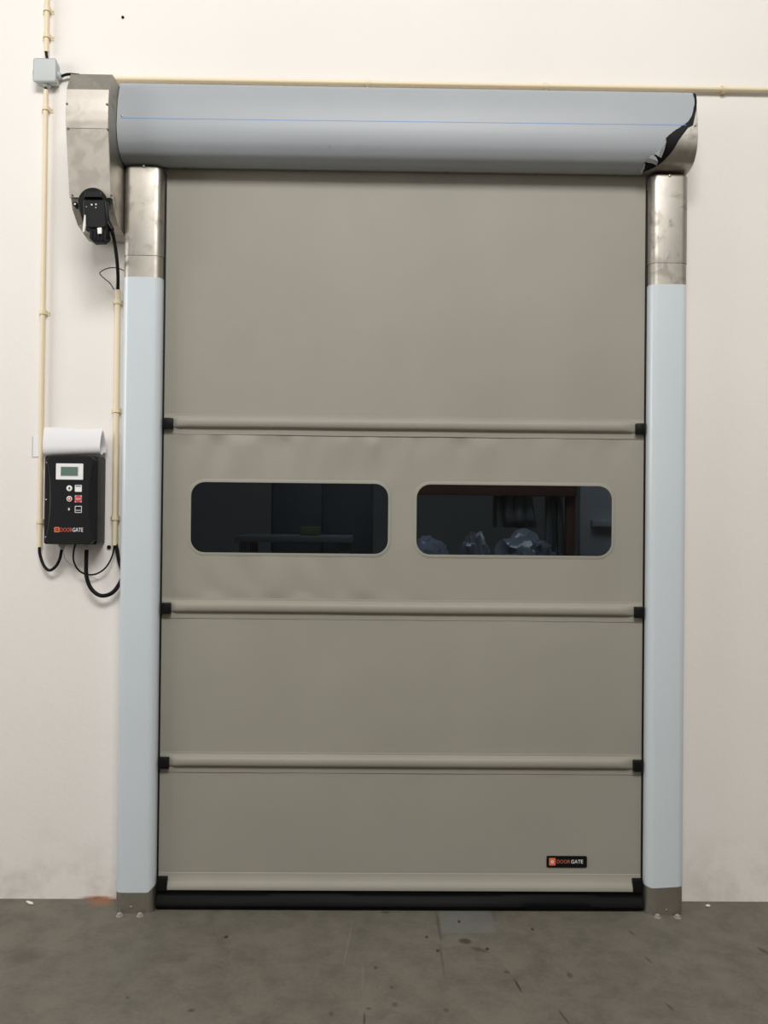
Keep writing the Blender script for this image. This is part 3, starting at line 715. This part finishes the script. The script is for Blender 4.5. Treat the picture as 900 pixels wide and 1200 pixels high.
# motor cable and its thin wire
cable('cable', 'thick black cable hanging from the motor into a conduit', [P(130.7, 268, -0.240), P(133.2, 279, -0.225), P(136.5, 300, -0.14), P(138.2, 322, -0.05), Vector((xB, YC, vz(343, 137))), Vector((xB, YC, vz(352, 137)))], 0.0062)
cable('thin_wire', 'thin black wire looping beside the motor cable', [P(146, 317.5, -0.055), P(137, 314, -0.055), P(126, 314.5, -0.055), P(117, 320, -0.05), P(123, 327, -0.04), P(129, 332, -0.03), P(133.6, 339.5, -0.022)], 0.0017)

# ------------------------------------------------------------------ control box
YB, YF = -0.088, -0.118
ctl = thing('control_box', 'black door control box with small green display and push buttons', 'control box', P(86, 637, -0.05))
def quad_outline(px, Y): return [Vector((P(u, v, Y).x, Y, P(u, v, Y).z)) for u, v in px]
# footprint of the base, chamfered corners; measured on its front plane
bx0, bx1 = P(52.2, 585, YB).x, P(113.8, 585, YB).x; bz1, bz0 = P(85, 533.6, YF).z, P(85, 638, YF).z
def octa(x0, x1, z0, z1, c): return [(x0+c, z0), (x1-c, z0), (x1, z0+c), (x1, z1-c), (x1-c, z1), (x0+c, z1), (x0, z1-c), (x0, z0+c)]
bm = BM(); o = octa(bx0, bx1, bz0, bz1, 0.004)
loft(bm, [[(x, y, z) for x, z in o] for y in (-0.001, -0.05)]); obj('base_case', bm, CASE, ctl)
bm = BM(); o = octa(bx0-.001, bx1+.001, bz0-.001, bz1+.001, 0.006)
loft(bm, [[(x, y, z) for x, z in o] for y in (-0.0515, YB+.002)]+[[(x+(0.002 if x < (bx0+bx1)/2 else -0.002), YB, z+(0.002 if z < (bz0+bz1)/2 else -0.002)) for x, z in o]])
obj('cover_case', bm, CASE, ctl)
# raised front with concave flanks
def face_outline(x0, x1, z0, z1, c, bow, n=14):
    out = [(x0+c, z0), (x1-c, z0)]
    for i in range(n+1):
        k = i/n; out.append((x1-bow*math.sin(PI*k)**0.8, z0+c+(z1-z0-2*c)*k))
    out += [(x1-c, z1), (x0+c, z1)]
    for i in range(n+1):
        k = 1-i/n; out.append((x0+bow*math.sin(PI*k)**0.8, z0+c+(z1-z0-2*c)*k))
    return out
fx0, fx1 = P(53.4, 585, YF).x, P(109.5, 585, YF).x
A_ = face_outline(fx0-.003, fx1+.006, bz0+.001, bz1-.001, 0.016, 0.004); B_ = face_outline(fx0, fx1, bz0+.001, bz1-.001, 0.015, 0.0165); C_ = face_outline(fx0+.002, fx1-.002, bz0+.003, bz1-.003, 0.014, 0.0165)
bm = BM(); loft(bm, [[(x, YB-.0005, z) for x, z in A_], [(x, YF+.002, z) for x, z in B_], [(x, YF, z) for x, z in C_]]); fp = obj('front_cover', bm, CASE, ctl, angle=25)
for u, v in ((112, 542), (112, 586), (111, 630)):
    p = P(u, v, YB); obj('cover_screw', lathe(BM(), (p.x, YB, p.z), (0, -1, 0), [(0, .005), (.002, .005), (.002, .002), (.0005, .0018)], 14), BLACK, ctl)
for v in (542, 585.5, 629.5):
    p = P(54.2, v, YB); screw('cover_screw', (bx0+0.006, YB, p.z), (0, -1, 0), 0.003, ctl)
def fr(u0, u1, v0, v1):
    a, b = P(u0, (v0+v1)/2, YF), P(u1, (v0+v1)/2, YF); return a.x, b.x, P((u0+u1)/2, v1, YF).z, P((u0+u1)/2, v0, YF).z
x0, x1, z0, z1 = fr(65.8, 97.6, 543.2, 562); bz = obj('display_bezel', plate(BM(), rrect(x0, x1, z0, z1, .002, 3), YF+.0005, YF-.0016), WHITE, ctl, label='white display bezel')
x0, x1, z0, z1 = fr(71.8, 91.3, 547.4, 557.4); lc = obj('display_screen', plate(BM(), rrect(x0, x1, z0, z1, .001, 2), YF-.0010, YF-.0020), LCD, bz, label='green display screen')
bm = BM()
for (a0, a1, b0, b1) in ((x0-.0015, x1+.0015, z1, z1+.0015), (x0-.0015, x1+.0015, z0-.0015, z0), (x0-.0015, x0, z0, z1), (x1, x1+.0015, z0, z1)): box(bm, a0, a1, YF-.0026, YF-.001, b0, b1)
obj('screen_rim', bm, GREYM, bz)
def disc(name, u, v, r, m, parent, y=YF, t=.0012):
    p = P(u, v, YF); return obj(name, lathe(BM(), (p.x, y+.0004, p.z), (0, -1, 0), [(0, r), (t, r), (t+.0003, r*.93)], 24), m, parent)
def shape(name, u, v, pts, m, parent, y, t=.0004):
    p = P(u, v, YF); return obj(name, plate(BM(), [(p.x+a, p.z+b) for a, b in pts], y, y-t), m, parent)
arrow = [(-.0022, -.0045), (.0022, -.0045), (.0022, .0005), (.0045, .0005), (0, .0055), (-.0045, .0005), (-.0022, .0005)]
b1 = disc('push_button', 81.3, 572.2, .0103, WHITE, ctl); shape('arrow_mark', 81.3, 572.2, arrow, BLACK, b1, YF-.0013)
b2 = disc('push_button', 81.3, 584.5, .0098, WHITE, ctl); disc('ring_mark', 81.3, 584.5, .0072, RED, b2, YF-.0012, .0004)
disc('centre_mark', 81.3, 584.5, .0030, WHITE, b2, YF-.0016, .0004)
b3 = disc('push_button', 81.0, 596.7, .0098, CASE, ctl); shape('arrow_mark', 81.0, 596.7, [(-a*0.9, -b) for a, b in arrow], WHITE, b3, YF-.0013)
sq = rrect(-.0122, .0122, -.0122, .0122, .002, 3)
s1 = shape('button_symbol', 91.8, 572.3, sq, WHITE, ctl, YF+.0004, .0010); shape('symbol_bar', 91.8, 569.8, [(-.0095, -.0016), (.0095, -.0016), (.0095, .0016), (-.0095, .0016)], CASE, s1, YF-.0006)
s2 = shape('button_symbol', 91.8, 584.6, sq, WHITE, ctl, YF+.0004, .0010)
shape('stop_sign', 91.8, 584.6, octa(-.0118, .0118, -.0118, .0118, .005), RED, s2, YF-.0006)
p = P(91.8, 584.6, YF); text_mesh('lettering', 'STOP', WHITE, s2, (p.x-.0095, p.z-.0030), .019, .006, YF-.0010)
s3 = shape('button_symbol', 91.8, 596.9, sq, WHITE, ctl, YF+.0004, .0010); shape('symbol_field', 91.8, 596.9, rrect(-.0100, .0100, -.0100, .0100, .0015, 3), CASE, s3, YF-.0006)
shape('symbol_bar', 91.8, 598.0, [(-.0085, -.0010), (.0085, -.0010), (.0085, .0010), (-.0085, .0010)], WHITE, s3, YF-.0010)
x0, x1, z0, z1 = fr(63.6, 69.8, 617.6, 623.7); em = obj('emblem', plate(BM(), rrect(x0, x1, z0, z1, .0025, 3), YF+.0004, YF-.0006), ORANGE, ctl, label='orange square emblem')
shape('emblem_mark', 66.7, 620.6, rrect(-.0050, .0050, -.0050, .0050, .0022, 3), CASE, em, YF-.0006); shape('emblem_dot', 66.7, 620.6, rrect(-.0025, .0025, -.0025, .0025, .001, 3), ORANGE, em, YF-.0010)
x0, x1, z0, z1 = fr(70.8, 84.6, 618.5, 623.2); text_mesh('lettering', 'DOOR', ORANGE_D, ctl, (x0, z0), x1-x0, z1-z0, YF, .0006, 'orange lettering')
x0, x1, z0, z1 = fr(85.0, 97.4, 618.5, 623.2); text_mesh('lettering', 'GATE', WHITE, ctl, (x0, z0), x1-x0, z1-z0, YF, .0006, 'white lettering')
for u, v in ((72.5, 643, ), (101.5, 645)):
    p = P(u, v, -0.045); obj('cable_gland', lathe(BM(), (p.x, -0.045, bz0), (0, 0, -1), [(-.001, .0125), (.010, .0125), (.011, .0095), (.020, .0090), (.022, .006)], 16), GREYM, ctl, label='grey cable gland')
g1 = P(72.5, 643, -0.045); g2 = P(101.5, 645, -0.045); zg = bz0-0.018
cable('cable', 'black cable looping from first conduit to control box gland', [(xA, YC, vz(637)), (xA, YC, vz(648)), P(51, 662, -0.024), P(57.5, 668.3, -0.034), P(65, 664, -0.042), P(70, 655, -0.045), (g1.x, -0.045, zg)], 0.0055)
cable('cable', 'thick black cable looping from control box gland behind the post', [(g2.x, -0.045, zg), P(101, 660, -0.045), P(101.5, 676, -0.046), P(107, 690, -0.046), P(118, 698, -0.045), P(131, 695, -0.04), P(140, 684, -0.03), P(147, 668, -0.022)], 0.0075)
cable('cable', 'thin black cable sagging below the control box', [(P(88.5, 637, -0.05).x, -0.05, bz0-.0005), P(86.2, 647, -0.05), P(86.5, 658, -0.048), P(92, 668, -0.044), P(101, 673, -0.031), P(112, 672.8, -0.031), P(123, 666, -0.03), P(130.5, 654, -0.022), P(134, 640, -0.017), (xB-.003, YC, vz(634, 136))], 0.0031)
cable('cable', 'black cable bending out of the conduit towards the post', [(xB, YC, vz(634, 136)), P(136.8, 642, YC), P(139.5, 658, -0.02), P(146, 676, -0.022)], 0.0065)
cable('thin_wire', 'hair-thin grey wire below the control box gland', [(g1.x+.004, -0.045, zg), P(76, 654, -0.03), P(82, 661, -0.015), P(93, 667, -0.008), P(104, 674, -0.006), P(115, 679, -0.005)], 0.0009, GREYM)
p = P(127.5, 641.2, -0.004); bm = lathe(BM(), (p.x, -0.0004, p.z), (0, -1, 0), [(0, .0075), (.006, .0070), (.008, .005), (.006, .003)], 18)
tag(obj('rubber_grommet', bm, BLACKM), 'round black grommet in the wall beside the conduit end', 'grommet')
p = P(144, 20.5, 0); bm = lathe(BM(), (p.x, -0.0004, p.z), (0, -1, 0), [(0, .0055), (.003, .005), (.004, .003), (.002, .001)], 14)
tag(obj('wall_plug', bm, BLACKM), 'tiny dark wall plug above the motor housing', 'wall plug')

# rolled papers lying on the control box, tucked behind the conduit
def shell(secs, th=0.0008):
    rings = []
    for r in secs:
        back = []
        for j, p in enumerate(r):
            d = r[min(j+1, len(r)-1)]-r[max(j-1, 0)]; n = Vector((0, -d.z, d.y)).normalized(); back.append(p-n*th)
        rings.append(list(r)+back[::-1])
    return loft(BM(), rings)
def paper():
    ztop = bz1+0.0012
    L0, L1 = P(51.5, 523, -0.055).x, P(119, 515, -0.055).x
    secs = []; n = 30
    for i in range(n+1):
        k = i/n; x = L0+(L1-L0)*k
        zlo = ztop+0.008*k; zhi = P(85, 501.5, -0.05).z-0.004*(1-k)+0.004*math.sin(k*5+1); h = zhi-zlo
        yf = -0.066-0.006*k; yb = -0.024; pts = []
        for j in range(25):
            a = j/24
            if a < 0.5: q = a/0.5; pts.append((yf+0.012*(1-q)**2, zhi-h*0.74*q))
            elif a < 0.78:
                q = (a-0.5)/0.28; an = PI*q; pts.append(((yf+yb)/2-(yb-yf)/2*math.cos(an), zlo+h*0.26-h*0.26*math.sin(an)))
            else: q = (a-0.78)/0.22; pts.append((yb+0.004*q, zlo+h*0.26+h*0.50*q))
        secs.append([Vector((x+0.010*k*(0.5-j/24), y, z)) for j, (y, z) in enumerate(pts)])
    return shell(secs)
pp = thing('rolled_papers', 'curled white paper sheets lying on top of the control box', 'paper', P(85, 533, -0.05))
obj('outer_sheet', paper(), PAPER, pp, angle=60)
L1 = P(121.5, 513, -0.05).x; secs = []
for i in range(25):
    k = i/24; x = P(70, 515, -0.05).x*(1-k)+L1*k; z0_ = bz1+0.010+0.008*k; z1_ = P(100, 504, -0.04).z
    secs.append([Vector((x, -0.046+0.020*(1-math.cos(a*PI/12*1.2))*0.6, z0_+(z1_-z0_)*(1-a/12)) ) for a in range(13)])
obj('inner_sheet', shell(secs), PAPER, pp, angle=60)

a = P(37.3, 511, -0.004); b = P(75, 536, -0.004)
bm = BM(); loft(bm, [[(a.x+(b.x-a.x)*k/10, y-0.0022*k/10, z) for y, z in ((-0.0012, b.z+0.006*k/10), (-0.0030, b.z+0.006*k/10), (-0.0030, a.z), (-0.0012, a.z))] for k in range(11)]); obj('tucked_sheet', bm, PAPER, pp)
bm = BM(); box(bm, a.x+0.0012, a.x+0.0034, -0.0038, -0.0030, b.z+0.002, a.z-0.002); obj('sheet_edge', bm, GREYM, pp)
# plaster crumbs on the floor by the wall
def chip(u, v, sx, sy, ang, label):
    p = PF(u, v, 0.002); bm = BM(); r = bmesh.ops.create_icosphere(bm, subdivisions=2, radius=1)
    for q in bm.verts:
        n = 1+0.35*noise.noise(q.co*2.1+Vector((u, 0, 0))); q.co = Vector((q.co.x*sx*n, q.co.y*sy*n, max(-1, q.co.z)*0.004*n))
    bmesh.ops.rotate(bm, verts=bm.verts, cent=(0, 0, 0), matrix=Matrix.Rotation(ang, 3, 'Z'))
    zm = min(q.co.z for q in bm.verts); bmesh.ops.translate(bm, verts=bm.verts, vec=(p.x, p.y, -zm))
    tag(obj('plaster_chip', bm, PLASTER, angle=20), label, 'debris')
chip(35, 1058.5, .020, .006, -0.5, 'thin white plaster sliver on the floor by the stained wall foot')
chip(829.5, 1062, .009, .007, 0.2, 'white plaster crumb on the floor beside the guide post')

# ------------------------------------------------------------------ things in the store room, seen through the windows
def store_box(name, label, cat, u0, u1, v0, Y, depth, m, feet=True, shelves=0, v1=None):
    a, b = P(u0, v0, Y), P(u1, v0, Y); t = thing(name, label, cat, ((a.x+b.x)/2, Y+depth/2, 0))
    x0, x1, zt = a.x, b.x, a.z
    obj('carcass', box(BM(), x0, x1, Y+0.02, Y+depth, 0.0, zt, 0.006), m, t)
    n = 2
    for k in range(n):
        d = obj('door_leaf', box(BM(), x0+0.01+(x1-x0-0.02)*k/n+0.004, x0+0.01+(x1-x0-0.02)*(k+1)/n-0.004, Y, Y+0.019, 0.08, zt-0.03, 0.004), m, t)
        xh = x0+(x1-x0)*(0.46 if k == 0 else 0.54)
        obj('handle', box(BM(), xh-0.008, xh+0.008, Y-0.02, Y, zt*0.5, zt*0.5+0.12, 0.004), SCREW, d)
    return t
store_box('tall_cabinet', 'dark tall two-door cabinet behind the first vision window', 'cabinet', 318, 438, 545, 2.6, 0.6, STORE)
# low bench with crates in front of the cabinet
def bench(x0, x1, y, d, z, label):
    t = thing('work_bench', label, 'bench', ((x0+x1)/2, y+d/2, 0))
    obj('bench_top', box(BM(), x0, x1, y, y+d, z-0.04, z, 0.004), STORE2, t)
    for x in (x0+0.05, x1-0.05):
        for yy in (y+0.05, y+d-0.05): obj('leg', box(BM(), x-0.025, x+0.025, yy-0.025, yy+0.025, 0, z-0.04), STORE2, t)
    return t
za = P(350, 628, 1.9).z
bench(P(275, 625, 1.9).x, P(412, 625, 1.9).x, 1.9, 0.5, za, 'grey metal bench standing before the dark cabinet')
c0 = P(352, 622, 2.0); o = tag(obj('carton', box(BM(), c0.x, P(374, 622, 2.0).x, 2.0, 2.2, za, za+0.055, 0.004), OLIVE), 'small olive carton on the grey metal bench', 'box')
def lump(name, label, c, sx, sy, sz, seed, m, z0):
    bm = BM(); bmesh.ops.create_icosphere(bm, subdivisions=4, radius=1)
    for q in bm.verts:
        d = q.co.normalized(); n = noise.noise(d*2.2+Vector((seed, 0, 0)))*0.25+abs(noise.noise(d*5.5+Vector((0, seed, 0))))*0.22+abs(noise.noise(d*11+Vector((0, seed, 3))))*0.22
        q.co = Vector((d.x*sx*(1+n), d.y*sy*(1+n), max(-0.8, d.z*(1+n))*sz))
    zm = min(q.co.z for q in bm.verts); bmesh.ops.translate(bm, verts=bm.verts, vec=(c[0], c[1], z0-zm))
    return tag(obj(name, bm, m, angle=38), label, 'wrapped bundle')
zt2 = 1.02
tb = bench(P(482, 640, 1.6).x, P(668, 640, 1.6).x, 1.5, 0.7, zt2, 'grey metal bench carrying plastic-wrapped bundles')
lump('wrapped_bundle', 'large plastic-wrapped bundle bulging between two smaller ones', (P(617, 630, 1.8).x, 1.90, 0), .17, .16, .17, 1.3, WRAP, zt2)
lump('wrapped_bundle', 'plastic-wrapped bundle near the bench end by the cabinet side', (P(498, 640, 1.8).x, 1.85, 0), .14, .15, .15, 4.2, WRAP, zt2)
lump('wrapped_bundle', 'small plastic-wrapped bundle in the middle of the bench', (P(557, 640, 1.75).x, 1.72, 0), .085, .085, .17, 7.7, WRAP, zt2)
def drape(u0, u1, vlow, Y, label, m, seed):
    x0, x1 = P(u0, 600, Y).x, P(u1, 600, Y).x; zl = P(u0, vlow, Y).z; zh = 2.3; bm = BM(); n = 30; secs = []
    for j in range(13):
        k = j/12; z = zh+(zl-zh)*k
        secs.append([Vector((x0+(x1-x0)*(i/n)*(0.6+0.4*k)+0.03*k*math.sin(i), Y+0.05*math.sin(i*0.9+seed)*(0.4+0.6*k)+0.02*noise.noise(Vector((i*.3, k*3, seed))), z)) for i in range(n+1)])
    loft(bm, secs, closed=False, cap=False); bmesh.ops.solidify(bm, geom=bm.faces[:], thickness=0.002)
    return tag(obj('plastic_sheet', bm, m, angle=60), label, 'plastic sheet')
drape(578, 628, 618, 2.4, 'milky plastic sheet hanging from the brown beam, wider one', SHEET, 0.3)
drape(640, 662, 652, 2.4, 'milky plastic sheet hanging from the brown beam, narrow one', SHEET, 1.9)
t = thing('hanging_rail', 'added rail in the red brown of a reflection, with plastic sheets hanging from it', 'rail', (P(580, 600, 2.4).x, 2.4, 0))
rx0, rx1 = P(470, 600, 2.4).x, P(672, 600, 2.4).x
zr = P(560, 572, 2.35).z
obj('rail_beam', box(BM(), rx0, rx1, 2.30, 2.345, zr-0.05, zr+0.10, 0.004), BROWN, t)  # added beam; its red brown imitates a reflection on the window pane
for x in (rx0+0.03, rx1-0.03): obj('rail_post', box(BM(), x-0.03, x+0.03, 2.345, 2.40, 0, 2.4, 0.004), BROWN, t)
# partition with a ledge at the side
a, b = P(680, 600, 2.8), P(735, 600, 2.8)
t = thing('side_partition', 'grey partition panel with pale ledge behind the second vision window', 'partition', ((a.x+b.x)/2, 2.83, 0))
obj('panel', box(BM(), a.x, b.x+0.9, 2.8, 2.86, 0, 2.6), mat('partition paint', (0.62, 0.62, 0.64), 0.7), t)
q0, q1 = P(694, 609.5, 2.75), P(735, 617.5, 2.75)
obj('ledge', box(BM(), q0.x, q1.x+0.8, 2.74, 2.80, q1.z, q0.z, 0.004), mat('pale ledge', (0.62, 0.62, 0.62), 0.6), t)
